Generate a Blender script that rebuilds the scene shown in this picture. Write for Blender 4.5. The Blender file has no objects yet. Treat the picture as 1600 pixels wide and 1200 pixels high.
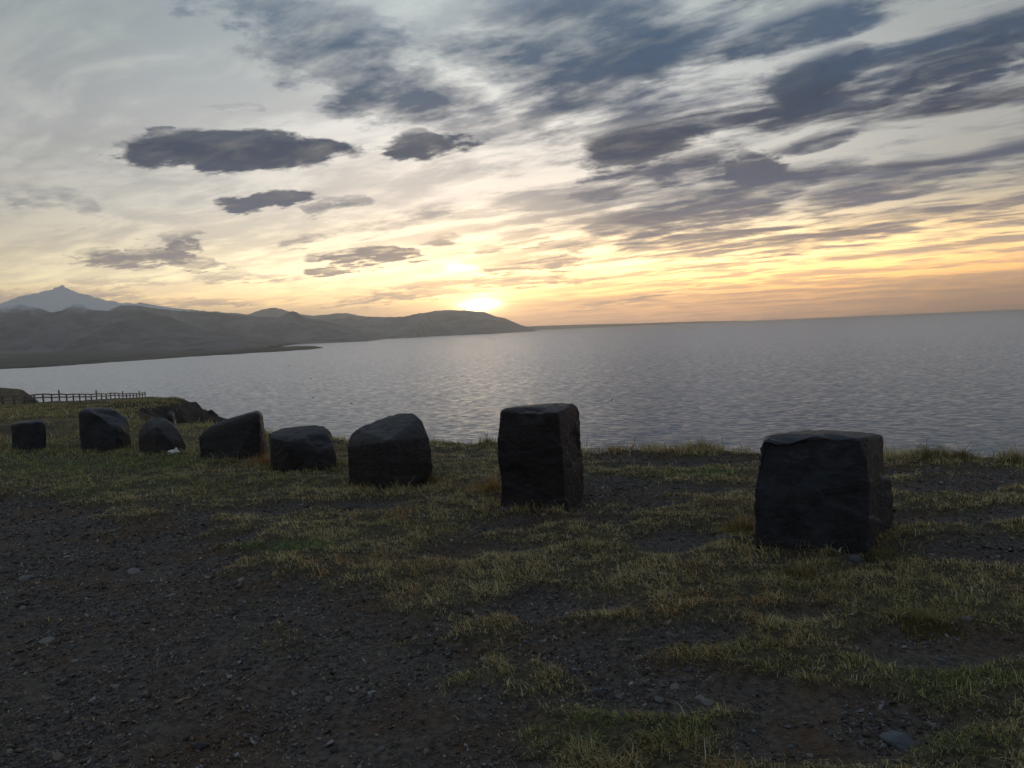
import bpy, bmesh, math, random
import numpy as np
from mathutils import Vector, Matrix, noise as mnoise

scene = bpy.context.scene
COL = scene.collection
R = math.radians
random.seed(7)
rng = np.random.default_rng(7)

# ------------------------------------------------------------------ camera
HAZE = 6.8e-5                  # air, per metre
EYE = 1.6                      # metres above the gravel lot
FPX = 1164.0                   # focal length in pixels of the 1600 px wide photograph
PITCH, ROLL = 4.25, -2.4
cam_data = bpy.data.cameras.new('camera')
cam_data.sensor_width = 36.0
cam_data.lens = FPX / 1600.0 * 36.0
cam_data.clip_start = 0.05
cam_data.clip_end = 200000.0
cam = bpy.data.objects.new('camera', cam_data)
COL.objects.link(cam)
cam.matrix_world = (Matrix.Translation((0, 0, EYE)) @ Matrix.Rotation(R(90 - PITCH), 4, 'X')
                    @ Matrix.Rotation(R(ROLL), 4, 'Z'))
scene.camera = cam

scene.view_settings.view_transform = 'Standard'
scene.view_settings.look = 'None'
scene.view_settings.exposure = 0.9
scene.view_settings.gamma = 1.0
scene.cycles.use_denoising = True
scene.cycles.max_bounces = 4
scene.cycles.diffuse_bounces = 1
scene.cycles.glossy_bounces = 2
scene.cycles.volume_bounces = 0
scene.cycles.caustics_reflective = False
scene.cycles.caustics_refractive = False

# ------------------------------------------------------------------ node helper
class NT:
    def __init__(self, tree):
        self.t = tree
        tree.nodes.clear()
    def n(self, kind, **kw):
        nd = self.t.nodes.new(kind)
        for k, v in kw.items():
            setattr(nd, k, v)
        return nd
    def put(self, sock, v):
        if isinstance(v, bpy.types.NodeSocket):
            self.t.links.new(v, sock)
        elif v is not None:
            sock.default_value = v
    def math(self, op, a, b=None, c=None, clamp=False):
        nd = self.n('ShaderNodeMath', operation=op, use_clamp=clamp)
        for i, v in enumerate((a, b, c)):
            if v is not None:
                self.put(nd.inputs[i], v)
        return nd.outputs[0]
    def vmath(self, op, a, b=None, scale=None):
        nd = self.n('ShaderNodeVectorMath', operation=op)
        self.put(nd.inputs[0], a)
        if b is not None:
            self.put(nd.inputs[1], b)
        if scale is not None:
            self.put(nd.inputs['Scale'], scale)
        return nd.outputs['Value'] if op in ('LENGTH', 'DOT_PRODUCT', 'DISTANCE') else nd.outputs['Vector']
    def mix(self, fac, a, b, blend='MIX'):
        nd = self.n('ShaderNodeMix', data_type='RGBA', blend_type=blend)
        self.put(nd.inputs[0], fac)
        for s, v in ((nd.inputs[6], a), (nd.inputs[7], b)):
            if isinstance(v, tuple) and len(v) == 3:
                v = v + (1.0,)
            self.put(s, v)
        return nd.outputs[2]
    def maprange(self, v, a, b, c=0.0, d=1.0, kind='SMOOTHSTEP'):
        nd = self.n('ShaderNodeMapRange', interpolation_type=kind, clamp=True) if kind == 'LINEAR' else self.n('ShaderNodeMapRange', interpolation_type=kind)
        for i, x in enumerate((v, a, b, c, d)):
            self.put(nd.inputs[i], x)
        return nd.outputs[0]
    def mapping(self, vec, loc=(0, 0, 0), rot=(0, 0, 0), scale=(1, 1, 1), kind='POINT'):
        nd = self.n('ShaderNodeMapping', vector_type=kind)
        self.put(nd.inputs['Vector'], vec)
        nd.inputs['Location'].default_value = loc
        nd.inputs['Rotation'].default_value = rot
        nd.inputs['Scale'].default_value = scale
        return nd.outputs[0]
    def noise(self, vec, scale, detail=4.0, rough=0.5, distortion=0.0, out='Fac'):
        nd = self.n('ShaderNodeTexNoise', noise_dimensions='3D')
        self.put(nd.inputs['Vector'], vec)
        nd.inputs['Scale'].default_value = scale
        nd.inputs['Detail'].default_value = detail
        nd.inputs['Roughness'].default_value = rough
        nd.inputs['Distortion'].default_value = distortion
        return nd.outputs[out]
    def ramp(self, fac, stops, interp='LINEAR'):
        nd = self.n('ShaderNodeValToRGB')
        self.put(nd.inputs[0], fac)
        cr = nd.color_ramp
        cr.interpolation = interp
        while len(cr.elements) < len(stops):
            cr.elements.new(0.5)
        for e, (p, c) in zip(cr.elements, stops):
            e.position = p
            e.color = (c, c, c, 1) if not isinstance(c, tuple) else c + (1.0,)
        return nd.outputs[0]
    def combine(self, x, y, z=0.0):
        nd = self.n('ShaderNodeCombineXYZ')
        for i, v in enumerate((x, y, z)):
            self.put(nd.inputs[i], v)
        return nd.outputs[0]
    def separate(self, v):
        nd = self.n('ShaderNodeSeparateXYZ')
        self.put(nd.inputs[0], v)
        return nd.outputs

# ------------------------------------------------------------------ sky and sun
SUN_AZ, SUN_EL = -2.3, 1.9           # degrees, azimuth clockwise from +Y
sun_dir = Vector((math.sin(R(SUN_AZ)) * math.cos(R(SUN_EL)), math.cos(R(SUN_AZ)) * math.cos(R(SUN_EL)), math.sin(R(SUN_EL))))

world = bpy.data.worlds.new('World')
scene.world = world
world.use_nodes = True
w = NT(world.node_tree)
geo = w.n('ShaderNodeTexCoord')
D = geo.outputs['Generated']                      # view direction in the world
dx, dy, dz = w.separate(D)
el = w.math('MULTIPLY', w.math('ARCSINE', dz), 57.29578)
az = w.math('MULTIPLY', w.math('ARCTAN2', dx, dy), 57.29578)
sa = w.math('MULTIPLY', w.math('ARCCOSINE', w.math('MINIMUM', w.vmath('DOT_PRODUCT', D, tuple(sun_dir)), 0.999999)), 57.29578)

nishita = w.n('ShaderNodeTexSky', sky_type='NISHITA')
nishita.sun_disc = False
nishita.sun_elevation = R(SUN_EL)
nishita.sun_rotation = R(SUN_AZ)
nishita.air_density = 1.0
nishita.dust_density = 2.0
nish = w.vmath('SCALE', nishita.outputs[0], scale=0.10)

# high thin veil: bright towards the sun, warm towards the horizon
el01 = w.math('DIVIDE', el, 45.0, clamp=True)
tint = w.ramp(el01, [(0.0, (1.2, .88, .72)), (.025, (2.0, 1.40, .86)), (.06, (3.35, 2.32, 1.08)), (.10, (2.7, 2.3, 1.42)), (.16, (1.5, 1.36, 1.05)),
                     (.22, (1.06, 1.04, .95)), (.34, (.97, 1.0, .98)), (.46, (.74, .84, .84)), (1.0, (.56, .72, .90))])
lum = w.ramp(w.math('DIVIDE', sa, 180.0), [(0.0, .66), (.06, .57), (.10, .49), (.14, .40), (.19, .275), (.25, .25), (.39, .24), (.61, .17), (1.0, .11)])
veil = w.mix(1.0, tint, lum, 'MULTIPLY')
side = w.math('MULTIPLY', w.maprange(dx, -0.21, 0.42), w.maprange(el, 9.0, 3.0))
veil = w.mix(side, veil, w.mix(1.0, veil, (2.4, 1.78, 1.12), 'MULTIPLY'))
base = w.mix(0.86, nish, veil)

# cloud layer coordinates: a flat layer seen in perspective
zz = w.math('ADD', w.math('MAXIMUM', dz, 0.0), 0.07)
plane = w.combine(w.math('DIVIDE', dx, zz), w.math('DIVIDE', dy, zz), 0.0)
streak_v = w.mapping(plane, rot=(0, 0, R(-35)), scale=(1 / .42, 1 / 1.35, 1.0), kind='TEXTURE')
warp = w.noise(plane, 0.9, 2.0, 0.55, out='Color')
streak_v = w.vmath('ADD', streak_v, w.vmath('SCALE', w.vmath('SUBTRACT', warp, (.5, .5, .5)), scale=0.9))
st = w.noise(streak_v, 1.7, 6.0, 0.62)
fine = w.noise(w.mapping(plane, rot=(0, 0, R(-35)), scale=(1.0, 1 / 1.7, 1.0), kind='TEXTURE'), 3.0, 5.0, 0.64)
cover = w.maprange(dx, -0.21, 0.31, 0.30, 0.95)
st = w.math('MULTIPLY_ADD', st, .72, w.math('MULTIPLY', fine, .28))
streak = w.math('MULTIPLY', w.math('MULTIPLY', w.maprange(st, 0.41, 0.58), cover), w.maprange(el, 0.3, 6.0, 0.5, 1.0))

# single clouds: azimuth, elevation, half length, half height, tilt (degrees), weight, core
CLOUDS = [
    (-19.2, 13.2, 7.9, 1.15, -1, 1.00, 0.45),
    (-25.8, 14.0, 1.0, 0.40, 4, 0.70, 0.20),
    (-17.9, 9.8, 3.9, 0.57, 10, 1.00, 0.30),
    (-13.0, 9.6, 1.8, 0.68, 0, 0.55, 0.10),
    (-6.2, 13.7, 3.7, 1.06, -6, 0.85, 0.20),
    (-19.4, 15.9, 1.9, 0.45, 3, 0.35, 0.10),
    (-26.1, 5.9, 3.8, 0.69, -5, 0.82, 0.10),
    (-23.2, 6.4, 2.0, 0.88, -27, 0.80, 0.10),
    (-22.3, 5.5, 2.9, 0.58, 0, 0.70, 0.10),
    (-10.7, 5.8, 3.0, 0.66, -1, 0.90, 0.20),
    (-13.1, 4.8, 1.9, 0.42, -1, 0.90, 0.20),
    (-7.9, 5.7, 1.6, 0.38, -2, 0.80, 0.10),
    (-31.1, 9.1, 3.5, 1.20, -15, 0.40, 0.00),
    (-7.2, 8.5, 4.6, 1.12, 16, 0.40, 0.00),
    (-9.9, 18.7, 10.2, 3.51, -19, 0.72, 0.00),
    (-16.0, 21.5, 6.1, 2.32, -20, 0.62, 0.00),
    (5.8, 19.7, 10.4, 4.90, 0, 0.78, 0.00),
    (3.7, 16.1, 4.2, 2.59, 15, 0.55, 0.00),
    (21.9, 19.2, 8.0, 1.45, 10, 0.80, 0.00),
    (21.7, 15.5, 4.8, 2.03, 12, 1.00, 0.00),
    (9.8, 12.6, 6.0, 1.81, 7, 1.00, 0.00),
    (14.2, 11.0, 4.3, 1.32, 3, 0.74, 0.00),
    (18.4, 10.6, 2.1, 1.56, -2, 0.90, 0.00),
    (17.0, 8.9, 8.4, 1.43, 7, 0.74, 0.00),
    (11.5, 7.4, 6.9, 1.48, 12, 0.74, 0.00),
    (31.1, 15.0, 4.4, 0.97, 17, 0.85, 0.00),
    (34.0, 15.8, 1.9, 1.57, 11, 0.80, 0.00),
    (2.3, 4.8, 3.2, 0.67, 1, 0.75, 0.00),
    (-1.1, 3.5, 9.3, 0.53, 3, 0.75, 0.10),
    (-8.0, 2.8, 5.8, 0.43, 3, 0.80, 0.00),
    (10.4, 2.1, 6.1, 0.38, 8, 0.60, 0.00),
    (5.3, 6.0, 2.9, 0.57, 9, 0.60, 0.00),
    (-11.3, 2.6, 3.8, 0.43, -2, 0.60, 0.00),
    (-32.0, 3.2, 6.0, 0.66, -1, 0.75, 0.00),
    (-23.7, 2.7, 7.0, 0.36, -1, 0.65, 0.00),
    (27.0, 8.6, 9.0, 1.30, 7, 0.75, 0.00),
    (25.0, 5.6, 10.0, 0.80, 5, 0.60, 0.00),
    (-14.0, 7.2, 3.0, 0.50, 8, 0.60, 0.00),
    (-20.5, 4.4, 5.0, 0.45, 0, 0.55, 0.00),
    (-5.0, 6.9, 2.6, 0.45, 10, 0.60, 0.00),
    (1.5, 6.4, 2.4, 0.40, 10, 0.60, 0.00),
    (-28.5, 4.2, 4.0, 0.45, 0, 0.50, 0.00),
    (6.0, 9.6, 3.0, 0.60, 10, 0.60, 0.00),
    (23.0, 11.8, 3.5, 0.70, 14, 0.70, 0.00),
]
wn = w.noise(w.vmath('MULTIPLY', D, (1.0, 1.0, 3.0)), 7.5, 6.0, 0.64)
wob = w.combine(w.math('MULTIPLY_ADD', wn, 16.0, -8.0), w.math('MULTIPLY_ADD', w.math('ADD', wn, fine), 2.2, -2.2), 0.0)
q = w.vmath('ADD', w.combine(az, el, 0.0), wob)
TURNS = (-22, 0, 8, 16)                            # the few tilts the clouds share
turned = {0: q}
for tdeg in TURNS:
    if tdeg:
        c_, s_ = math.cos(R(tdeg)), math.sin(R(tdeg))
        turned[tdeg] = w.combine(w.vmath('DOT_PRODUCT', q, (c_, s_, 0)), w.vmath('DOT_PRODUCT', q, (-s_, c_, 0)), 0.0)
acc = None
for (ca, ce, cl, ch, ct, cw, ci) in CLOUDS:
    tdeg = min(TURNS, key=lambda k: abs(k - ct))
    c_, s_ = math.cos(R(tdeg)), math.sin(R(tdeg))
    L_, H_ = cl * 1.18, ch * 1.22
    nd = w.n('ShaderNodeVectorMath', operation='MULTIPLY_ADD')
    w.put(nd.inputs[0], turned[tdeg])
    nd.inputs[1].default_value = (1 / L_, 1 / H_, 0)
    nd.inputs[2].default_value = (-(ca * c_ + ce * s_) / L_, -(-ca * s_ + ce * c_) / H_, 0)
    k_ = 1.25 + ci * 1.3
    v = w.math('MULTIPLY_ADD', w.vmath('DOT_PRODUCT', nd.outputs[0], nd.outputs[0]), -k_, k_, clamp=True)
    if cw < .97:
        v = w.math('MULTIPLY', v, cw)
    acc = v if acc is None else w.math('MAXIMUM', acc, v)
wisp = w.math('MULTIPLY_ADD', fine, 2.2, -1.55)              # frayed, streaky edges
body = w.math('MULTIPLY_ADD', acc, 1.75, wisp, clamp=True)
body = w.math('MULTIPLY', body, w.math('MULTIPLY', w.math('MINIMUM', w.math('MULTIPLY', acc, 3.0), 1.0), w.math('MULTIPLY_ADD', acc, .3, .7)))
body = w.math('MULTIPLY', body, w.maprange(fine, .28, .56, .84, 1.0, 'LINEAR'))
alpha = w.math('ADD', body, w.math('MULTIPLY', streak, w.math('SUBTRACT', 1.0, body)), clamp=True)
alpha = w.math('MULTIPLY', alpha, 0.985)
ccol = w.ramp(el01, [(0.0, (.34, .24, .22)), (.07, (.34, .25, .21)), (.13, (.115, .098, .11)), (.20, (.040, .048, .075)),
                     (.29, (.006, .014, .034)), (.42, (.014, .034, .066)), (.60, (.045, .070, .11)), (1.0, (.09, .11, .15))])
mott = w.mix(w.maprange(fine, 0.35, 0.7, 0.0, 0.20, 'LINEAR'), base, (.30, .31, .33))
ccol = w.mix(1.0, ccol, w.maprange(fine, .25, .75, .72, 1.5, 'LINEAR'), 'MULTIPLY')
skycol = w.mix(alpha, mott, ccol)

# the sun burning through the gaps
def spot(a0, e0, la, le, power, col):
    global skycol
    m = w.mapping(q2, loc=(a0, e0, 0), scale=(la, le, 1.0), kind='TEXTURE')
    ln = w.vmath('LENGTH', m)
    g = w.math('POWER', 2.718, w.math('MULTIPLY', w.math('MULTIPLY', ln, ln), -1.0))
    skycol = w.mix(1.0, skycol, w.mix(1.0, col, w.math('MULTIPLY', g, power), 'MULTIPLY'), 'ADD')
q2 = w.vmath('ADD', w.combine(az, el, 0.0), w.vmath('SCALE', wob, scale=0.35))
spot(SUN_AZ - .6, SUN_EL - .15, 2.0, .8, 1.6, (1.0, .74, .34))
spot(SUN_AZ - .6, SUN_EL - .15, 1.0, .34, 14.0, (1.0, .78, .38))
spot(SUN_AZ - .6, SUN_EL + .3, 4.5, 1.3, 1.1, (1.0, .60, .20))
spot(-3.3, 4.9, .9, .28, 1.4, (1.0, .86, .55))
spot(-2.5, 4.0, 10.0, 2.8, .12, (1.0, .62, .22))

bg = w.n('ShaderNodeBackground')
w.put(bg.inputs['Color'], skycol)
bg.inputs['Strength'].default_value = 1.0
wo = w.n('ShaderNodeOutputWorld')
w.t.links.new(bg.outputs[0], wo.inputs['Surface'])
world.cycles.sampling_method = 'MANUAL'
world.cycles.sample_map_resolution = 1024

sun_data = bpy.data.lights.new('sun', 'SUN')
sun_data.energy = 0.05                    # a sun going down behind cloud
sun_data.angle = R(10.0)
sun_data.color = (1.0, .72, .42)
sun = bpy.data.objects.new('sun', sun_data)
COL.objects.link(sun)
sun.rotation_euler = (-sun_dir).to_track_quat('-Z', 'Y').to_euler()
sun.location = (0, 0, 30)

# ------------------------------------------------------------------ helpers
CAM_R = np.array(cam.matrix_world.to_3x3())
def ray(px, py):
    v = CAM_R @ np.array([(px - 800) / FPX, -(py - 600) / FPX, -1.0])
    return v
def at(px, py, depth):
    """point of the place seen at that spot of the photograph, `depth` metres ahead"""
    v = ray(px, py)
    return Vector((v[0] * depth / v[1], depth, EYE + v[2] * depth / v[1]))
def ground_at(px, py, z=0.0):
    v = ray(px, py)
    t = (z - EYE) / v[2]
    return np.array([v[0] * t, v[1] * t])

_perm = rng.permutation(512).astype(np.int64)
def _hash(i, j):
    return _perm[(_perm[i & 511] + j) & 511] / 511.0
def vnoise(x, y):
    xi, yi = np.floor(x).astype(np.int64), np.floor(y).astype(np.int64)
    fx, fy = x - xi, y - yi
    fx, fy = fx * fx * (3 - 2 * fx), fy * fy * (3 - 2 * fy)
    a, b = _hash(xi, yi), _hash(xi + 1, yi)
    c, d = _hash(xi, yi + 1), _hash(xi + 1, yi + 1)
    return (a + (b - a) * fx) * (1 - fy) + (c + (d - c) * fx) * fy
def fbm(x, y, octaves=4, gain=0.5):
    s, a, t = 0.0, 1.0, 0.0
    for k in range(octaves):
        s = s + a * vnoise(x + 17.3 * k, y - 9.1 * k)
        t += a
        a *= gain
        x, y = x * 2.03, y * 2.03
    return s / t
def smooth(a, b, x):
    t = np.clip((x - a) / (b - a), 0, 1)
    return t * t * (3 - 2 * t)
def sdf(poly, x, y):
    """signed distance to a closed polygon, negative inside"""
    p = np.asarray(poly, float)
    d = np.full(np.shape(x), 1e18)
    inside = np.zeros(np.shape(x), bool)
    for k in range(len(p)):
        ax, ay = p[k]
        bx, by = p[(k + 1) % len(p)]
        ex, ey = bx - ax, by - ay
        t = np.clip(((x - ax) * ex + (y - ay) * ey) / (ex * ex + ey * ey), 0, 1)
        d = np.minimum(d, (x - ax - t * ex) ** 2 + (y - ay - t * ey) ** 2)
        c = ((ay <= y) != (by <= y)) & (x < (bx - ax) * (y - ay) / (by - ay + 1e-12) + ax)
        inside ^= c
    d = np.sqrt(d)
    return np.where(inside, -d, d)

def mesh_from(name, verts, faces, mat=None, smooth_shade=False):
    me = bpy.data.meshes.new(name)
    me.from_pydata([tuple(v) for v in verts], [], [tuple(f) for f in faces])
    me.update()
    if mat:
        me.materials.append(mat)
    if smooth_shade:
        me.polygons.foreach_set('use_smooth', [True] * len(me.polygons))
    return me
def fast_mesh(name, verts, faces, mat=None, smooth_shade=False):
    """faces: an (n, k) array of equal-sized polygons"""
    verts = np.asarray(verts, np.float32)
    faces = np.asarray(faces, np.int32)
    me = bpy.data.meshes.new(name)
    n, k = faces.shape
    me.vertices.add(len(verts))
    me.vertices.foreach_set('co', verts.ravel())
    me.loops.add(n * k)
    me.loops.foreach_set('vertex_index', faces.ravel())
    me.polygons.add(n)
    me.polygons.foreach_set('loop_start', np.arange(0, n * k, k, dtype=np.int32))
    me.polygons.foreach_set('loop_total', np.full(n, k, np.int32))
    if smooth_shade:
        me.polygons.foreach_set('use_smooth', np.ones(n, bool))
    me.update(calc_edges=True)
    me.validate()
    if mat:
        me.materials.append(mat)
    return me
def vcolor(me, name, rgb):
    at_ = me.attributes.new(name, 'FLOAT_COLOR', 'POINT')
    rgba = np.ones((len(me.vertices), 4), np.float32)
    rgba[:, :3] = rgb
    at_.data.foreach_set('color', rgba.ravel())
def vfloat(me, name, val):
    at_ = me.attributes.new(name, 'FLOAT', 'POINT')
    at_.data.foreach_set('value', np.asarray(val, np.float32).ravel())
def link(name, me, parent=None, loc=None):
    o = bpy.data.objects.new(name, me)
    COL.objects.link(o)
    if loc is not None:
        o.location = loc
    if parent:
        o.parent = parent
    return o
def tag(o, label=None, cat=None, group=None, kind=None):
    for k, v in (('label', label), ('category', cat), ('group', group), ('kind', kind)):
        if v:
            o[k] = v
    return o
def box(bm, cx, cy, cz, sx, sy, sz, rz=0.0, rx=0.0):
    m = Matrix.Translation((cx, cy, cz)) @ Matrix.Rotation(rz, 4, 'Z') @ Matrix.Rotation(rx, 4, 'X') @ Matrix.Diagonal((sx, sy, sz, 1))
    bmesh.ops.create_cube(bm, size=1.0, matrix=m)
def bm_mesh(name, bm, mat, smooth_shade=False):
    me = bpy.data.meshes.new(name)
    bm.to_mesh(me)
    bm.free()
    if mat:
        me.materials.append(mat)
    if smooth_shade:
        me.polygons.foreach_set('use_smooth', [True] * len(me.polygons))
    return me

# ------------------------------------------------------------------ materials
def material(name):
    m = bpy.data.materials.new(name)
    m.use_nodes = True
    t = NT(m.node_tree)
    out = t.n('ShaderNodeOutputMaterial')
    b = t.n('ShaderNodeBsdfPrincipled')
    t.t.links.new(b.outputs[0], out.inputs['Surface'])
    return m, t, b, out
def bump(t, b, height, strength, dist):
    nd = t.n('ShaderNodeBump')
    nd.inputs['Strength'].default_value = strength
    nd.inputs['Distance'].default_value = dist
    t.put(nd.inputs['Height'], height)
    t.t.links.new(nd.outputs[0], b.inputs['Normal'])
def attr(t, name, out='Fac'):
    nd = t.n('ShaderNodeAttribute', attribute_name=name)
    return nd.outputs[out]
def pos(t):
    return t.n('ShaderNodeNewGeometry').outputs['Position']

def mat_ground():
    m, t, b, _ = material('ground_soil')
    P = pos(t)
    n1 = t.noise(P, 1.3, 5, .6)
    n2 = t.noise(P, 26.0, 5, .7)
    n3 = t.noise(P, 95.0, 3, .7)
    soil = t.mix(t.maprange(n2, .3, .7), (.036, .031, .028), (.135, .114, .098))
    rust = t.mix(t.maprange(n2, .35, .7), (.075, .048, .030), (.13, .086, .054))
    c = t.mix(t.maprange(n1, .47, .66), soil, rust)
    turf = t.mix(t.maprange(n2, .35, .7), (.028, .024, .014), (.12, .10, .054))
    c = t.mix(attr(t, 'turf'), c, turf)
    # the far slopes: heath and bare rock
    f1 = t.noise(t.vmath('MULTIPLY', P, (1, 1, 2.5)), .55, 6, .68)
    heath = t.mix(t.maprange(f1, .38, .62), (.040, .034, .022), (.13, .10, .055))
    c = t.mix(attr(t, 'far'), c, heath)
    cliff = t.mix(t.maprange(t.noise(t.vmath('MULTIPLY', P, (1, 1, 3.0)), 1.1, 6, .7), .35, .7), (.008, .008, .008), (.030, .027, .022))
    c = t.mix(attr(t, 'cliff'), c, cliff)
    c = t.mix(t.maprange(n3, .62, .75, 0, .35), c, (.12, .11, .105))
    t.put(b.inputs['Base Color'], c)
    b.inputs['Roughness'].default_value = .92
    b.inputs['Specular IOR Level'].default_value = .25
    h = t.math('ADD', t.math('MULTIPLY', n2, .7), t.math('MULTIPLY', n3, .3))
    bump(t, b, h, .9, .03)
    return m
def mat_rock(name, dark, lightc, blue=0.0):
    m, t, b, _ = material(name)
    tc = t.n('ShaderNodeTexCoord').outputs['Object']
    n1 = t.noise(tc, 2.6, 6, .62)
    n2 = t.noise(t.vmath('MULTIPLY', tc, (1, 1, 2.2)), 14.0, 6, .7)
    n3 = t.noise(tc, 70.0, 3, .6)
    c = t.mix(t.maprange(n1, .38, .64), dark, lightc)
    c = t.mix(t.maprange(n2, .52, .70, 0, .7), c, tuple(x * 2.1 for x in lightc))
    c = t.mix(t.maprange(n2, .46, .32, 0, .8), c, tuple(x * .35 for x in dark))
    lich = t.maprange(t.noise(tc, 6.5, 5, .7), .66, .74, 0, .45)
    c = t.mix(lich, c, (.095, .092, .085))
    t.put(b.inputs['Base Color'], c)
    t.put(b.inputs['Roughness'], t.maprange(n2, .3, .7, .42, .66, 'LINEAR'))
    b.inputs['Specular IOR Level'].default_value = .36
    h = t.math('ADD', t.math('MULTIPLY', n2, .75), t.math('MULTIPLY', n3, .25))
    bump(t, b, h, .8, .025)
    return m
def mat_blades():
    m, t, b, out = material('grass_blades')
    c = attr(t, 'tone', 'Color')
    t.put(b.inputs['Base Color'], c)
    b.inputs['Roughness'].default_value = .7
    b.inputs['Specular IOR Level'].default_value = .2
    tr = t.n('ShaderNodeBsdfTranslucent')
    t.put(tr.inputs['Color'], c)
    mx = t.n('ShaderNodeMixShader')
    mx.inputs[0].default_value = .45
    t.t.links.new(b.outputs[0], mx.inputs[1])
    t.t.links.new(tr.outputs[0], mx.inputs[2])
    t.t.links.new(mx.outputs[0], out.inputs['Surface'])
    return m
def mat_pebbles():
    m, t, b, _ = material('gravel_stone')
    c = attr(t, 'tone', 'Color')
    n = t.noise(pos(t), 160.0, 3, .6)
    t.put(b.inputs['Base Color'], t.mix(t.maprange(n, .3, .7, .0, .5, 'LINEAR'), c, (.02, .02, .02)))
    b.inputs['Roughness'].default_value = .85
    b.inputs['Specular IOR Level'].default_value = .3
    return m
def mat_stone(name, col):
    m, t, b, _ = material(name)
    tc = t.n('ShaderNodeTexCoord').outputs['Object']
    n = t.noise(tc, 40.0, 5, .65)
    t.put(b.inputs['Base Color'], t.mix(t.maprange(n, .3, .7), tuple(x * .6 for x in col), tuple(min(1, x * 1.25) for x in col)))
    b.inputs['Roughness'].default_value = .85
    bump(t, b, n, .5, .006)
    return m
def mat_plain(name, col, rough=.8, scale=4.0, var=.35, metal=0.0):
    m, t, b, _ = material(name)
    tc = t.n('ShaderNodeTexCoord').outputs['Object']
    n = t.noise(tc, scale, 5, .65)
    t.put(b.inputs['Base Color'], t.mix(t.maprange(n, .3, .7), tuple(x * (1 - var) for x in col), tuple(min(1, x * (1 + var)) for x in col)))
    b.inputs['Roughness'].default_value = rough
    return m
def mat_hill(name, low, high, snow=None):
    """snow: (altitude where it starts, where it is complete)"""
    m, t, b, _ = material(name)
    P = pos(t)
    n = t.noise(t.vmath('MULTIPLY', P, (1, 1, .35)), .0036, 8, .7)
    c = t.mix(t.maprange(n, .38, .62), tuple(x * .7 for x in low), tuple(x * 1.1 for x in high))
    if snow:
        z = t.separate(P)[2]
        s = t.noise(t.vmath('MULTIPLY', P, (1, 1, 1.0)), .0045, 8, .72)
        lim = t.math('ADD', z, t.math('MULTIPLY', t.math('SUBTRACT', s, .5), (snow[1] - snow[0]) * 1.6))
        c = t.mix(t.maprange(lim, snow[0], snow[1]), c, (.90, .93, .97))
        nz = t.separate(t.n('ShaderNodeNewGeometry').outputs['Normal'])[2]
        c = t.mix(t.maprange(nz, .55, .30), c, (.05, .05, .055))
    t.put(b.inputs['Base Color'], c)
    b.inputs['Roughness'].default_value = .95
    b.inputs['Specular IOR Level'].default_value = .1
    return m
def mat_sea():
    m, t, b, out = material('sea_water')
    P = pos(t)
    # wave slopes from long swell down to ripples; the faces seen from land lean to the land
    a = t.noise(t.mapping(P, rot=(0, 0, R(-8)), scale=(6.5, 2.5, 1), kind='TEXTURE'), 1.0, 4, .6, out='Color')
    g = t.noise(t.mapping(P, rot=(0, 0, R(-6)), scale=(2200, 500, 1), kind='TEXTURE'), 1.0, 6, .62)
    s = t.vmath('MULTIPLY', t.vmath('SUBTRACT', a, (.5, .5, .5)), (.34, .52, 0))
    s = t.vmath('SCALE', s, scale=t.maprange(g, .32, .68, .75, 1.3, 'LINEAR'))
    nrm = t.vmath('NORMALIZE', t.vmath('ADD', s, (0, -.05, 1)))
    b.inputs['Base Color'].default_value = (.012, .022, .030, 1)
    b.inputs['Roughness'].default_value = .6
    b.inputs['Specular IOR Level'].default_value = 0
    gl = t.n('ShaderNodeBsdfGlossy')
    gl.inputs['Color'].default_value = (.92, .94, 1.0, 1)
    gl.inputs['Roughness'].default_value = .30
    t.put(gl.inputs['Normal'], nrm)
    fr = t.n('ShaderNodeFresnel')
    fr.inputs['IOR'].default_value = 1.62
    t.put(fr.inputs['Normal'], nrm)
    mx = t.n('ShaderNodeMixShader')
    t.t.links.new(fr.outputs[0], mx.inputs[0])
    t.t.links.new(b.outputs[0], mx.inputs[1])
    t.t.links.new(gl.outputs[0], mx.inputs[2])
    t.t.links.new(mx.outputs[0], out.inputs['Surface'])
    return m

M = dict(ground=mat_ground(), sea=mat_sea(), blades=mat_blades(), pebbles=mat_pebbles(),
         basalt=mat_rock('basalt_dark', (.007, .007, .010), (.018, .018, .024)),
         basalt_blue=mat_rock('basalt_bluish', (.009, .013, .020), (.021, .028, .041)),
         basalt_brown=mat_rock('basalt_brownish', (.007, .0065, .009), (.018, .016, .021)))

# ------------------------------------------------------------------ sea
SEA = -61.0
bm = bmesh.new()
bmesh.ops.create_grid(bm, x_segments=24, y_segments=24, size=0.5)
for v in bm.verts:
    v.co = Vector((v.co.x * 48000, 9500 + v.co.y * 29000, 0))
tag(link('sea', bm_mesh('sea', bm, M['sea']), loc=(0, 0, SEA)), kind='structure')

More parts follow.
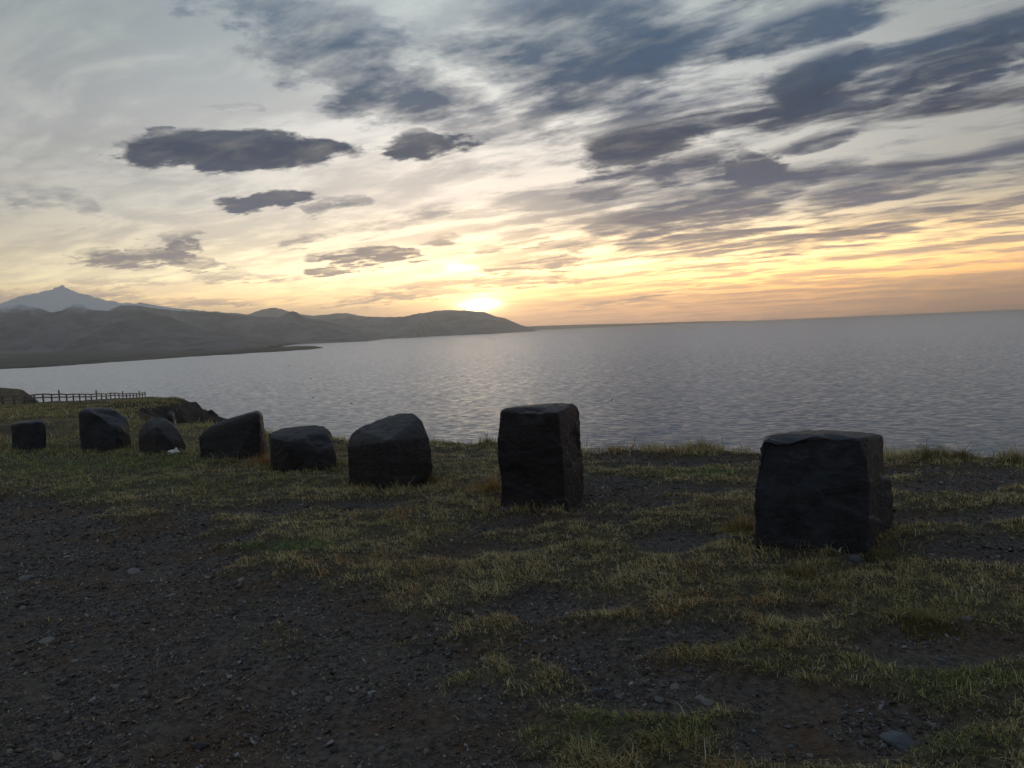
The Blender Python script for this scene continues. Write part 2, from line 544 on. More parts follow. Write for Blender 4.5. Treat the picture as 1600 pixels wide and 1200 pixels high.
# ------------------------------------------------------------------ near land
FENCE_A, FENCE_B = np.array([-53.6, 80.0]), np.array([-79.0, 160.0])
LAND = [(300, -120), (300, -5), (60, 3), (20, 5.2), (9, 6.9), (5.27, 7.55), (4.46, 7.95), (3.55, 8.2), (2.78, 8.5), (2.19, 8.9), (1.55, 9.1),
        (.94, 9.3), (-.39, 10.15), (-1.13, 10.5), (-2.69, 11.3), (-4.1, 12.6), (-5.6, 14.0), (-7.2, 15.2), (-8.6, 16.6), (-12.6, 24.5),
        (-14.2, 28.5), (-13.9, 30.2), (-16.8, 36.5), (-22.6, 51), (-27.5, 60), (-43, 87), (-78.5, 163), (-81.2, 161.5), (-60.2, 92.6),
        (-76, 113), (-112, 166), (-150, 226), (-167, 254), (-200, 290), (-300, 300), (-420, 200), (-420, -120)]
LOT = [tuple(ground_at(*p)) for p in ((-260, 775), (0, 785), (180, 800), (330, 848), (470, 905), (620, 985), (720, 1080), (800, 1200))] + [(.1, 1.0), (.4, -40), (-60, -40), (-60, 9)]
# bare gravelly patches in the turf: centre in the photograph, half sizes in metres
BARE = [(960, 775, .55, .75), (1050, 728, .9, .32), (1090, 768, .8, .22), (980, 722, .5, .35), (1500, 812, 1.0, .25), (1540, 760, .9, .3), (1440, 742, .7, .25),
        (1480, 865, .9, .3), (830, 818, .6, .18), (760, 860, .5, .2), (1040, 850, .35, .3), (880, 950, .45, .25), (560, 790, .7, .2), (390, 800, .6, .25),
        (1500, 1015, .40, .22), (1080, 1080, .45, .22), (1300, 1150, .5, .2), (930, 1010, .5, .3), (1240, 965, .3, .12), (1050, 1000, .4, .2)]
GREEN = [(430, 862, .55, .22), (1135, 747, .65, .12), (1040, 1150, .35, .15), (1430, 1085, .4, .2), (1500, 1180, .2, .1), (300, 760, 1.3, .5), (150, 730, 2.0, .8),
         (500, 735, .8, .5), (1250, 1060, .4, .2), (640, 905, .4, .2), (1120, 1010, .4, .25)]
GREEN_W = [1.0, 1.0, .35, .5, .9, .55, .6, .5, .4, .3, .35]
def blobs(lst, x, y, weights=None):
    v = np.zeros(np.shape(x))
    for k, (px, py, sx, sy) in enumerate(lst):
        gx, gy = ground_at(px, py)
        a = np.exp(-(((x - gx) / sx) ** 2 + ((y - gy) / sy) ** 2) ** 1.3)
        v = np.maximum(v, a * (weights[k] if weights else 1.0))
    return v
def turf_cover(x, y):
    """0 bare gravel ... 1 closed turf"""
    lot = sdf(LOT, x, y) + (fbm(x * 1.6, y * 1.6, 4) - .5) * 1.6
    base = .16 + .72 * smooth(-.35, .5, lot)
    right = smooth(-.2, .9, x) * smooth(4.6, 3.4, y)
    base = base - .10 * right
    base = base - .75 * blobs(BARE, x, y) + .35 * blobs(GREEN, x, y, GREEN_W)
    n = fbm(x * 2.3 + 40, y * 3.0 + 11, 5, .6)
    return np.clip(smooth(.36, .70, n * .95 + (base - .5) * .75), 0, 1)
def land_top(x, y):
    s = np.logaddexp(0, (y - 17.0) / 1.6) * 1.6
    return -.069 * s
def land_z(x, y, detail=True):
    d = sdf(LAND, x, y)
    r = np.hypot(x, y)
    big = fbm(x * .25 + 5, y * .25 - 3, 4)
    d = d + (fbm(x * 1.3, y * 1.3, 3) - .5) * np.clip(.8 + r * .012, 0, 2.0)
    z = land_top(x, y)
    z = z + (big - .5) * np.clip((r - 13) / 20, 0, 1) * .6
    kn = np.exp(-(((x + 178) / 22) ** 2 + ((y - 248) / 30) ** 2))
    z = z + 5.6 * kn + .15 * np.exp(-(((x + 20) / 5.0) ** 2 + ((y - 46) / 8.0) ** 2))
    side = np.where(d > 0, d * .75 + np.clip(d - 5, 0, None) * .9, 0)
    rough = (fbm(x * .9 + 70, y * .9, 5, .62) - .5) * np.clip(d, 0, 3) * .9
    z = z - side + rough
    if detail:
        near = smooth(18, 9, r)
        cov = turf_cover(x, y)
        z = z + near * ((fbm(x * .7, y * .7, 3) - .5) * .09 + (fbm(x * 3.1, y * 3.1, 4, .6) - .5) * .07 + cov * .045)
    return np.maximum(z, SEA - 5), d
rs = np.concatenate([[0.0], np.geomspace(.6, 13, 210), np.geomspace(13, 430, 190)[1:]])
azs = np.concatenate([np.linspace(-180, -48, 50)[:-1], np.linspace(-48, 44, 470)[:-1], np.linspace(44, 180, 50)[:-1]])
A, RR = np.meshgrid(np.radians(azs), rs, indexing='ij')
GX, GY = RR * np.sin(A), RR * np.cos(A)
GZ, GD = land_z(GX, GY)
na, nr = GX.shape
idx = np.arange(na * nr).reshape(na, nr)
nxt = np.roll(idx, -1, axis=0)
quads = np.stack([idx[:, :-1], nxt[:, :-1], nxt[:, 1:], idx[:, 1:]], -1).reshape(-1, 4)
quads = quads[:, ::-1]
vv = np.stack([GX, GY, GZ], -1).reshape(-1, 3)
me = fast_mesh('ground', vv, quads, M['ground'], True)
vfloat(me, 'turf', turf_cover(GX, GY).reshape(-1) if len(me.vertices) == na * nr else np.zeros(len(me.vertices)))
vfloat(me, 'far', smooth(13, 19, np.hypot(GX, GY)).reshape(-1))
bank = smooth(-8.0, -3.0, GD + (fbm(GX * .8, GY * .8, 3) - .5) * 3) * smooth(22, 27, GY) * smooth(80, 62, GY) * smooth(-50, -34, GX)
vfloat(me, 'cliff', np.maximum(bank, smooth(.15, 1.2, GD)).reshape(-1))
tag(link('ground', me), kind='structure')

def zg(x, y):
    z, _ = land_z(np.atleast_1d(np.float64(x)), np.atleast_1d(np.float64(y)))
    return float(z[0])

# ------------------------------------------------------------------ far land
def ridge(name, mat, pts, depth, front, back, foot, rough=.12, n=260, rows=40, seed=0, kind='structure', wob=None):
    """a range of hills: skyline points as seen from the lay-by, at `depth` metres, sloping to `foot` (altitude)"""
    px = np.array([p[0] for p in pts], float)
    py = np.array([p[1] for p in pts], float)
    dd = np.interp(np.linspace(px[0], px[-1], n), px, depth if np.ndim(depth) else np.full(len(px), depth))
    u = np.linspace(px[0], px[-1], n)
    v = np.interp(u, px, py)
    crest = np.array([at(a, b, d) for a, b, d in zip(u, v, dd)])
    ts = np.concatenate([np.linspace(-1, 0, rows), np.linspace(0, 1, 10)[1:]])
    T, I = np.meshgrid(ts, np.arange(n), indexing='ij')
    hgt = np.maximum(crest[I, 2] - foot, 2.0)
    off = np.where(T < 0, T * front, T * back)
    X = crest[I, 0] * (1 + off / crest[I, 1] * .6)
    Y = crest[I, 1] + off
    a = np.abs(T)
    prof = np.where(T < 0, 1 - a ** .75 * (1.0 - .0 * a), 1 - a)
    sc = 9.0 / front
    nz = fbm(X * sc + seed, Y * sc * .35 + seed, 6, .55) - .5
    Z = foot + hgt * np.clip(prof, 0, 1) + hgt * nz * 4 * rough * np.clip(a * 3, 0, 1) * np.clip((1 - a) * 3, 0, 1) 
    Z = np.where(a > .97, foot - 25, Z)
    if rows > 2:
        k = (np.abs(T) < 1e-6)
        Z = Z + np.where(k, (fbm(X * sc * 5, X * 0 + seed, 4, .6) - .5) * hgt * .05, 0)
    nn = len(ts)
    ii = np.arange(nn * n).reshape(nn, n)
    f = np.stack([ii[:-1, :-1], ii[:-1, 1:], ii[1:, 1:], ii[1:, :-1]], -1).reshape(-1, 4)
    me = fast_mesh(name, np.stack([X, Y, Z], -1).reshape(-1, 3), f, mat, True)
    return tag(link(name, me), kind=kind)
hill_far = mat_hill('hill_far_heath_haze_paled', (.17, .165, .17), (.28, .27, .265))  # farthest heath: base colour lightened to stand in for haze
hill_mid = mat_hill('hill_mid_heath_haze_paled', (.14, .13, .145), (.22, .21, .22))  # middle heath: some of the haze is in its paler colour too
hill_snowy = mat_hill('hill_dusted_with_snow', (.088, .082, .096), (.165, .155, .170), (300, 470))  # nearest hills: heath under the snow lightened a little for haze
hill_glacier = mat_hill('glacier_mountain', (.10, .10, .105), (.16, .16, .165), (60, 460))
ridge('snow_mountain', hill_glacier, [(-420, 545), (-250, 520), (-120, 492), (-40, 482), (0, 475), (16, 469), (28, 464), (40, 462), (62, 457), (80, 451.5), (90, 449), (94, 446), (98, 445.5),
      (103, 450), (115, 454), (132, 460), (150, 465), (170, 470), (190, 473), (215, 474.5), (245, 478), (270, 481), (300, 486), (340, 491)], 9600, 2200, 3000, SEA + 40, .06, n=420, seed=3)
ridge('dark_hills', hill_snowy, [(-420, 520), (-260, 500), (-120, 488), (0, 479.5), (10, 477), (22, 476.5), (34, 474.5), (48, 478), (62, 482), (76, 487), (86, 488), (96, 485), (106, 479), (114, 475.5), (122, 474),
      (130, 477), (138, 482), (148, 485), (166, 486.5), (178, 485), (186, 483.5), (200, 484), (222, 484.5), (232, 487), (262, 494), (276, 499), (300, 508), (316, 515), (345, 521), (395, 526), (425, 530), (450, 537)],
      [7000] * 25 + [6900, 6800, 6700, 6600, 6500, 6400, 6300], 1700, 1600, SEA + 10, .14, n=420, seed=11)
ridge('shoulder_hills', hill_mid, [(160, 492), (180, 480), (190, 477.5), (205, 477), (222, 478.5), (232, 480), (250, 483), (275, 485), (300, 486.5), (330, 488), (353, 490.5), (387, 493.5), (410, 495), (434, 496), (444, 491), (452, 487.5), (458, 486),
      (464, 488), (471, 493), (478, 496.5), (500, 500), (530, 507), (560, 517), (580, 526), (592, 533)], 8400, 1500, 2000, SEA + 5, .12, n=420, seed=23)
ridge('distant_hills', hill_far, [(200, 478), (219, 473.5), (235, 475), (250, 478), (275, 482), (310, 485), (350, 488), (388, 491), (398, 487), (412, 483), (420, 481.2), (430, 481), (440, 483), (448, 486), (462, 490), (490, 493), (515, 491), (530, 489), (545, 490),
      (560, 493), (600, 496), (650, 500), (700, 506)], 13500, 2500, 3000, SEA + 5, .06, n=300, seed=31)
ridge('headland', hill_far, [(470, 520), (500, 507), (520, 500), (536, 497), (556, 495.5), (590, 495), (615, 495.5), (632, 494.5), (645, 491.5), (659, 489), (680, 486), (704, 484), (716, 485), (728, 484.5), (742, 486), (757, 487.5), (763, 490), (775, 494), (790, 497.5), (800, 502),
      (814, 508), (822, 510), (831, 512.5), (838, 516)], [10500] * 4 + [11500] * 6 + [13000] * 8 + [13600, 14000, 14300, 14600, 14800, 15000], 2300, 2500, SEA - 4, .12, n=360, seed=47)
ridge('far_coast', hill_far, [(790, 512), (840, 509.3), (880, 508), (930, 506.6), (985, 505.4), (1040, 503.8), (1095, 502.3), (1130, 501.7), (1160, 501.3)], 20500, 900, 900, SEA - 4, .05, n=140, rows=12, seed=53)

# the low plain and its spit reaching into the bay
SHORE = [(-420, 600), (-200, 588), (0, 577), (50, 574.8), (100, 571.5), (150, 568), (200, 564.2), (250, 561), (300, 557.5), (362, 553.7), (430, 549.6), (494, 545.4), (506, 543.4)]
PLAIN_TOP = [(-420, 556), (-200, 552), (0, 549), (78, 547.6), (175, 545.6), (281, 544.4), (340, 543.4), (387, 542.8), (494, 540.2), (499, 541), (506, 542.6)]
def sea_depth(px, py):
    return ground_at(px, py, SEA)[1]
n = 200
u = np.linspace(-420, 506, n)
ys, yt = np.interp(u, *zip(*SHORE)), np.interp(u, *zip(*PLAIN_TOP))
rows = []
u_rough = (fbm(u * .08, u * 0 + 3, 4) - .5)
for t in (-.02, 0, .012, .08, .2, .35, .5, .65, .8, .92, 1.0, 1.04):
    col = []
    for k in range(n):
        d0 = sea_depth(u[k], ys[k] + u_rough[k] * 1.2)
        wide = np.interp(u[k], [0, 330, 420, 494, 506], [4200, 3200, 900, 500, 60])
        d1 = d0 + wide
        top = at(u[k], yt[k], d1).z
        z = SEA - 3 if t < 0 else SEA + (7.0 if t > 0 else -.5) * min(1, (506 - u[k]) / 30 + .25) + max(0.0, (top - SEA - 7)) * max(0, t)
        if t > 1.0:
            z = SEA - 4
        d = d0 + (d1 - d0) * t
        p = at(u[k], 560, d)
        z += (fbm(np.array([p.x * .004]), np.array([p.y * .004]), 4)[0] - .5) * 8 * (1 if .02 < t < 1 else 0)
        col.append((p.x, d, z))
    rows.append(col)
V = np.array(rows).reshape(-1, 3)
ii = np.arange(len(rows) * n).reshape(len(rows), n)
f = np.stack([ii[:-1, :-1], ii[:-1, 1:], ii[1:, 1:], ii[1:, :-1]], -1).reshape(-1, 4)
tag(link('coastal_plain', fast_mesh('coastal_plain', V, f, mat_hill('plain_heath', (.055, .052, .048), (.10, .092, .078)), True)), kind='structure')

# ------------------------------------------------------------------ boulders
def hull_into(bm, pts):
    vs = [bm.verts.new(p) for p in pts]
    bmesh.ops.convex_hull(bm, input=vs)
def boulder(name, D0, hulls, voxel, mat, label, seed, rough=1.0, cat='boulder', group=None, sink=.16, rounds=1, scars=()):
    """hulls: list of (points seen in the photograph with their depth behind the front, foot points)"""
    base = None
    parts = []
    for pts, feet in hulls:
        P = [at(px, py, D0 + d) for px, py, d in pts]
        for px, py, d in feet:
            p = at(px, py, D0 + d)
            P.append(Vector((p.x, p.y, -sink)))
        parts.append(P)
    allp = [p for P in parts for p in P]
    cx = sum(p.x for p in allp) / len(allp)
    cy = sum(p.y for p in allp) / len(allp)
    org = Vector((cx, cy, 0.0))
    bm = bmesh.new()
    cr = random.Random(seed)
    for P in parts:
        hb = bmesh.new()
        hull_into(hb, [p - org for p in P])
        for v in [v for v in hb.verts if not v.link_faces]:
            hb.verts.remove(v)
        # knock flakes off the corners and edges
        mid = sum((v.co for v in hb.verts), Vector()) / len(hb.verts)
        for _ in range(8):
            es = [e for e in hb.edges if len(e.link_faces) == 2 and e.calc_face_angle(0) > .5 and e.verts[0].co.z + e.verts[1].co.z > -.1]
            if not es:
                break
            e = cr.choice(es)
            nn_ = (e.link_faces[0].normal + e.link_faces[1].normal).normalized()
            nn_ = (nn_ + Vector((cr.uniform(-.5, .5), cr.uniform(-.5, .5), cr.uniform(-.4, .4)))).normalized()
            far_ = max(v.co.dot(nn_) for v in hb.verts)
            pc = mid + nn_ * (far_ - mid.dot(nn_) - cr.uniform(.006, .028))
            bmesh.ops.bisect_plane(hb, geom=list(hb.verts) + list(hb.edges) + list(hb.faces), plane_co=pc, plane_no=nn_, clear_outer=True)
            be = [e for e in hb.edges if e.is_boundary]
            if be:
                bmesh.ops.holes_fill(hb, edges=be, sides=0)
            bmesh.ops.recalc_face_normals(hb, faces=hb.faces)
        tmp = bpy.data.meshes.new('tmp')
        hb.to_mesh(tmp)
        hb.free()
        bm.from_mesh(tmp)
        bpy.data.meshes.remove(tmp)
    me = bm_mesh(name, bm, mat)
    o = link(name, me)
    md = o.modifiers.new('remesh', 'REMESH')
    md.mode = 'VOXEL'
    md.voxel_size = voxel
    dg = bpy.context.evaluated_depsgraph_get()
    me2 = bpy.data.meshes.new_from_object(o.evaluated_get(dg))
    o.modifiers.clear()
    o.data = me2
    bpy.data.meshes.remove(me)
    me2.name = name
    if not me2.materials:
        me2.materials.append(mat)
    bm = bmesh.new()
    bm.from_mesh(me2)
    for _ in range(rounds):
        bmesh.ops.smooth_vert(bm, verts=bm.verts, factor=.5, use_axis_x=True, use_axis_y=True, use_axis_z=True)
    bm.normal_update()
    so = Vector((seed * 3.1, seed * 1.7, seed * .9))
    for v in bm.verts:
        p = v.co
        q_ = p + so
        # broken faces: flat flakes that meet at small steps, bedding ledges, grain
        warpv = q_ + mnoise.noise_vector(q_ * 1.9) * .10
        flake = 0.0
        for sc_, am in ((2.4, .028), (6.5, .035)):
            dist_, pts_ = mnoise.voronoi(Vector((warpv.x, warpv.y, warpv.z * 1.25)) * sc_)
            rv = mnoise.cell_vector(pts_[0] * 7.31)
            flake += (rv.dot(Vector((warpv.x, warpv.y, warpv.z * 1.25)) * sc_ - pts_[0]) + (rv.x - .0) * .12) * am / sc_
        ledge = mnoise.noise(Vector((warpv.x * .8, warpv.y * .8, warpv.z * 10.0))) * .004
        big_ = mnoise.noise(q_ * 1.9) * .004
        grain = mnoise.fractal(q_ * 12, .9, 2.1, 4) * .0035
        for sx_, sy_, sd_, sr_, sh_ in scars:          # hollows where big flakes broke away
            c_ = at(sx_, sy_, D0 + sd_) - org
            f_ = (p - c_).length / sr_
            if f_ < 1:
                big_ -= sh_ * min(1.0, (1 - f_) * 2.2) * (1.0 if f_ < .55 else (1 - f_) / .45)
        v.co = p + v.normal * (flake + ledge + big_ + grain) * rough
    bm.to_mesh(me2)
    bm.free()
    me2.polygons.foreach_set('use_smooth', [True] * len(me2.polygons))
    o.location = org
    tag(o, label, cat, group)
    return o
ROW = 'dark boulders set in a row along the lay-by'
BOULDERS = []
BOULDERS.append(boulder('boulder', 4.90, [
    ([(1187, 688, .10), (1200, 681, .16), (1262, 680, .10), (1352, 686, .06), (1179, 765, .03), (1360, 770, .02), (1380, 676, .50), (1380, 735, .50), (1290, 672, .72), (1205, 678, .70)],
     [(1180, 855, .04), (1200, 862, 0), (1352, 874, .0), (1384, 858, .48), (1200, 820, .75), (1370, 830, .8)]),
    ([(1355, 745, .18), (1393, 748, .45), (1396, 790, .42), (1388, 742, .6), (1350, 745, .6)],
     [(1360, 868, .12), (1390, 850, .45), (1380, 840, .7), (1340, 840, .5)])],
    0.0122, M['basalt_blue'], 'broad blocky black boulder beside the tallest one, with a bulge low on one side', 1, scars=[(1235, 722, .06, .30, .06), (1310, 700, .04, .16, .03), (1250, 815, .0, .25, .02)], group=ROW))
BOULDERS.append(boulder('boulder', 6.30, [
    ([(781, 643, .10), (790, 638, .16), (872, 645, .05), (777, 690, .06), (782, 722, .08), (876, 720, .03), (896, 631, .45), (904, 636, .55), (907, 690, .5), (912, 740, .46), (868, 630, .62), (800, 635, .58)],
     [(781, 794, .06), (805, 803, .0), (888, 806, .0), (914, 796, .42), (800, 785, .7), (900, 780, .75)])],
    0.0122, M['basalt_brown'], 'tall upright pillar-like black boulder, the tallest of the row, with a pale chipped flat top', 2, scars=[(830, 640, .1, .16, .03), (898, 700, .35, .22, .025), (800, 760, .0, .25, .02)], group=ROW))
BOULDERS.append(boulder('boulder', 7.35, [
    ([(605, 690, .0), (609, 725, -.02), (541, 700, .36), (545, 683, .42), (553, 670, .50), (580, 666, .55), (656, 652, .72), (662, 664, .60), (670, 684, .48), (675, 722, .42), (622, 646, .95), (646, 644, .90), (600, 655, .9)],
     [(617, 771, .0), (596, 771, .08), (547, 757, .38), (662, 760, .35), (676, 745, .5), (600, 740, 1.0), (660, 735, 1.0)])],
    0.0136, M['basalt_brown'], 'large angular black boulder with a sharp front corner and top sloping up behind', 3, group=ROW))
BOULDERS.append(boulder('boulder', 8.60, [
    ([(420, 677, .28), (440, 669, .52), (485, 666, .70), (507, 663, .74), (515, 667, .64), (518, 686, .5), (424, 685, .15), (450, 691, .04), (478, 688, .10), (505, 692, .12), (522, 698, .28), (526, 716, .26)],
     [(422, 731, .2), (452, 737, .0), (505, 736, .05), (526, 728, .28), (515, 720, .9), (430, 720, .9)])],
    0.0136, M['basalt'], 'low stepped black boulder with dry grass stalks growing before it', 4, scars=[(500, 684, .2, .2, .05)], group=ROW))
BOULDERS.append(boulder('boulder', 9.65, [
    ([(311, 684, .22), (316, 675, .25), (341, 659, .30), (402, 643, .08), (400, 641, .3), (408, 641, .35), (411, 650, .40), (415, 682, .40), (405, 650, .02), (370, 650, .65), (345, 660, .8), (400, 645, .8)],
     [(313, 719, .18), (350, 725, .0), (407, 727, .0), (420, 722, .38), (330, 712, .9), (405, 712, .95)])],
    0.0190, M['basalt'], 'wedge-shaped black boulder rising to a sharp point beside the low stepped one', 5, group=ROW))
BOULDERS.append(boulder('boulder', 10.45, [
    ([(216, 686, .25), (220, 669, .35), (232, 656, .42), (243, 652, .50), (258, 655, .45), (269, 661, .40), (278, 672, .33), (287, 687, .3), (292, 700, .33), (245, 668, .08), (265, 690, .02), (235, 656, .9), (262, 658, .9)],
     [(219, 708, .22), (238, 713, .02), (262, 715, .0), (293, 710, .3), (230, 703, 1.0), (282, 703, .9)])],
    0.0190, M['basalt'], 'rounded humped black boulder with a scrap of white litter at its foot', 6, group=ROW))
BOULDERS.append(boulder('boulder', 11.1, [
    ([(123, 644, .12), (132, 638, .18), (150, 645, .02), (184, 668, .0), (160, 637, .5), (180, 641, .45), (199, 653, .40), (205, 681, .36), (124, 680, .08), (135, 637, .8), (178, 640, .9)],
     [(127, 706, .06), (150, 708, 0.0), (180, 709, .0), (205, 703, .35), (130, 697, 1.0), (195, 697, 1.0)])],
    0.0190, M['basalt_blue'], 'big squarish bluish-black boulder standing before the wooden fence', 7, scars=[(168, 655, .2, .32, .05)], group=ROW))
BOULDERS.append(boulder('boulder', 11.55, [
    ([(17, 664, .08), (30, 662, .03), (47, 662, .0), (70, 657, .06), (72, 680, .04), (50, 657, .45), (71, 656, .45), (18, 684, .05), (20, 660, .5), (68, 656, .65)],
     [(19, 706, .04), (45, 707, .0), (72, 704, .06), (24, 700, .65), (70, 700, .65)])],
    0.0190, M['basalt_blue'], 'smallest cube-like black boulder at the fence end of the row', 8, group=ROW))
# a lone rock on the dark bank behind the row
BOULDERS.append(boulder('rock', 26.0, [
    ([(260, 653, .3), (262, 645, .4), (266, 640, .5), (270, 642, .5), (274, 652, .4), (268, 648, 0)], [(259, 668, .2), (268, 670, 0), (276, 668, .3), (268, 664, 1.4)])],
    .06, M['basalt_blue'], 'pointed grey rock jutting from the dark bank behind the humped boulder', 9, cat='rock', sink=5.0, rough=2.0))

# ------------------------------------------------------------------ fence on the headland
wood = mat_plain('weathered_wood', (.11, .10, .09), .85, 9.0)
fence = bpy.data.objects.new('wooden_fence', None)
COL.objects.link(fence)
fence.location = (FENCE_A[0], FENCE_A[1], zg(*FENCE_A))
tag(fence, 'weathered wooden post and rail fence along the grassy cliff edge above the bay', 'fence')
fdir = (FENCE_B - FENCE_A)
flen = float(np.hypot(*fdir))
fdir = fdir / flen
frot = math.atan2(fdir[1], fdir[0])
def post_mesh(h):
    bm = bmesh.new()
    box(bm, 0, 0, h / 2 - .25, .16, .16, h + .5)
    bmesh.ops.bevel(bm, geom=[e for e in bm.edges], offset=.015, segments=1, affect='EDGES')
    return bm_mesh('post', bm, wood)
post_short, post_tall = post_mesh(1.04), post_mesh(1.5)
STEP = flen / 24.0
tops = []
for k in range(-4, 25):
    x, y = FENCE_A + fdir * STEP * k
    z = zg(x, y)
    tops.append((x, y, z))
    o = link('post', post_tall if k in (5, 11, 17, 22) else post_short, fence)
    o.location = Vector((x, y, z)) - fence.location
    o.rotation_euler = (random.uniform(-.02, .02), random.uniform(-.02, .02), frot)
for a, b in zip(tops[:-1], tops[1:]):
    for hgt in (.96, .58):
        A_, B_ = Vector(a) + Vector((0, 0, hgt)), Vector(b) + Vector((0, 0, hgt))
        bm = bmesh.new()
        box(bm, 0, 0, 0, (B_ - A_).length + .04, .07, .16)
        o = link('rail', bm_mesh('rail', bm, wood), fence)
        o.location = (A_ + B_) / 2 - fence.location + Vector((math.sin(frot), -math.cos(frot), 0)) * .115
        o.rotation_euler = (B_ - A_).to_track_quat('X', 'Z').to_euler()

# ------------------------------------------------------------------ litter, birds, farmhouses
def bag():
    bm = bmesh.new()
    bmesh.ops.create_icosphere(bm, subdivisions=4, radius=1.0)
    for v in bm.verts:
        n_ = v.co.normalized()
        f_ = 1 + .35 * mnoise.noise(n_ * 1.7 + Vector((4, 2, 7))) + .22 * abs(mnoise.noise(n_ * 4.5)) + .08 * mnoise.noise(n_ * 11)
        v.co = Vector((n_.x * .085 * f_, n_.y * .06 * f_, n_.z * .042 * f_ + .03))
        # the knotted handle standing up
        if n_.z > .35 and .15 < n_.x < .75:
            v.co.z += .055 * max(0.0, 1 - abs(n_.x - .45) / .22) * (n_.z - .2)
    plastic, t, b, _ = material('white_plastic_film')
    b.inputs['Base Color'].default_value = (.78, .80, .84, 1)
    b.inputs['Roughness'].default_value = .45
    return bm_mesh('plastic_bag', bm, plastic, True)
p = ground_at(272, 713)
o = link('plastic_bag', bag(), loc=(p[0], p[1], zg(*p)))
o.scale = (.8, .8, .8)
tag(o, 'crumpled white plastic bag lying in the grass before the humped boulder', 'litter')

feather = mat_plain('dark_plumage', (.04, .04, .045), .8, 30)
def bird_mesh(flap):
    """a gull seen in flight: spindle body, tail fan, two bent wings, one surface"""
    V, F_ = [], []
    prof = [(-.24, .004), (-.16, .035), (-.05, .058), (.07, .055), (.15, .036), (.19, .034), (.225, .018), (.26, .004)]
    for x, r in prof:
        for k in range(6):
            a = k * math.pi / 3
            V.append((x, r * math.cos(a), r * .85 * math.sin(a)))
    for i in range(len(prof) - 1):
        for k in range(6):
            a, b = i * 6 + k, i * 6 + (k + 1) % 6
            F_.append((a, b, b + 6, a + 6))
    for s in (-1, 1):
        st_ = [(.03, .10, .0, .17), (.22, .12, .10 * flap, .155), (.40, .07, .13 * flap, .12), (.56, -.02, .10 * flap, .075), (.68, -.11, .05 * flap, .02)]
        n0 = len(V)
        for y, xl, z, c in st_:
            V += [(xl, s * y, z), (xl - c * .45, s * y, z + .012), (xl - c, s * y, z), (xl - c * .45, s * y, z - .008)]
        for i in range(len(st_) - 1):
            for k in range(4):
                a, b = n0 + i * 4 + k, n0 + i * 4 + (k + 1) % 4
                F_.append((a, b, b + 4, a + 4))
        e = n0 + (len(st_) - 1) * 4
        F_.append((e, e + 1, e + 2, e + 3))
    n0 = len(V)
    V += [(-.18, -.03, .005), (-.18, .03, .005), (-.34, .07, .0), (-.34, -.07, .0), (-.18, -.03, -.01), (-.18, .03, -.01), (-.34, .07, -.006), (-.34, -.07, -.006)]
    F_ += [(n0, n0 + 1, n0 + 2, n0 + 3), (n0 + 7, n0 + 6, n0 + 5, n0 + 4), (n0 + 2, n0 + 6, n0 + 7, n0 + 3), (n0, n0 + 3, n0 + 7, n0 + 4), (n0 + 1, n0 + 5, n0 + 6, n0 + 2)]
    return mesh_from('seabird', V, F_, feather, True)
bird_up, bird_flat = bird_mesh(1.4), bird_mesh(.5)
o = link('seabird', bird_up, loc=at(955, 626, 120))
o.rotation_euler = (R(-28), R(-8), R(100))
tag(o, 'dark seabird with spread wings over the water beside the tallest boulder', 'bird')
for k, (px, py, d) in enumerate([(452, 571.5, 210), (485.5, 592, 210), (473, 601, 230), (489, 622, 190), (549, 631, 190), (531, 602, 260)]):
    o = link('seabird', (bird_flat, bird_up)[k % 2], loc=at(px, py, d))
    o.rotation_euler = (R(random.uniform(-30, 30)), R(random.uniform(-10, 10)), R(random.uniform(0, 360)))
    tag(o, 'tiny dark seabird of the flock over the bay behind the wedge and stepped boulders', 'bird', 'distant seabirds over the bay')

white_wall = mat_plain('white_render', (.80, .80, .78), .8, .4, .05)
roof_grey = mat_plain('pale_metal_roof', (.55, .56, .58), .6, .4, .1)
def farmhouse(px, py, d, wide, label):
    e = bpy.data.objects.new('farmhouse', None)
    COL.objects.link(e)
    p = at(px, py, d)
    e.location = p
    tag(e, label, 'house', 'white farm buildings on the far plain')
    bm = bmesh.new()
    box(bm, 0, 0, 1.2, wide, 9, 8)
    link('wall', bm_mesh('wall', bm, white_wall), e)
    h = wide / 2 + .5
    V = [(-h, -5.2, 5.0), (h, -5.2, 5.0), (h, 0, 8.6), (-h, 0, 8.6), (-h, 5.2, 5.0), (h, 5.2, 5.0), (-h, -5.2, 5.25), (h, -5.2, 5.25), (h, 0, 8.9), (-h, 0, 8.9), (-h, 5.2, 5.25), (h, 5.2, 5.25)]
    F_ = [(6, 7, 8, 9), (9, 8, 11, 10), (0, 3, 2, 1), (3, 4, 5, 2), (0, 1, 7, 6), (4, 10, 11, 5), (0, 6, 9, 3), (3, 9, 10, 4), (1, 2, 8, 7), (2, 5, 11, 8)]
    link('roof', mesh_from('roof', V, F_, roof_grey), e)
PLAIN_HIT = []
farmhouse(56, 550.0, 6200, 26, 'white farmhouse on the far plain below the snow-dusted hill')
farmhouse(155, 562.2, 3400, 18, 'white farmhouse close to the shoreline of the far plain')
farmhouse(131, 549.5, 5600, 12, 'small white farmhouse at the foot of the far hills')

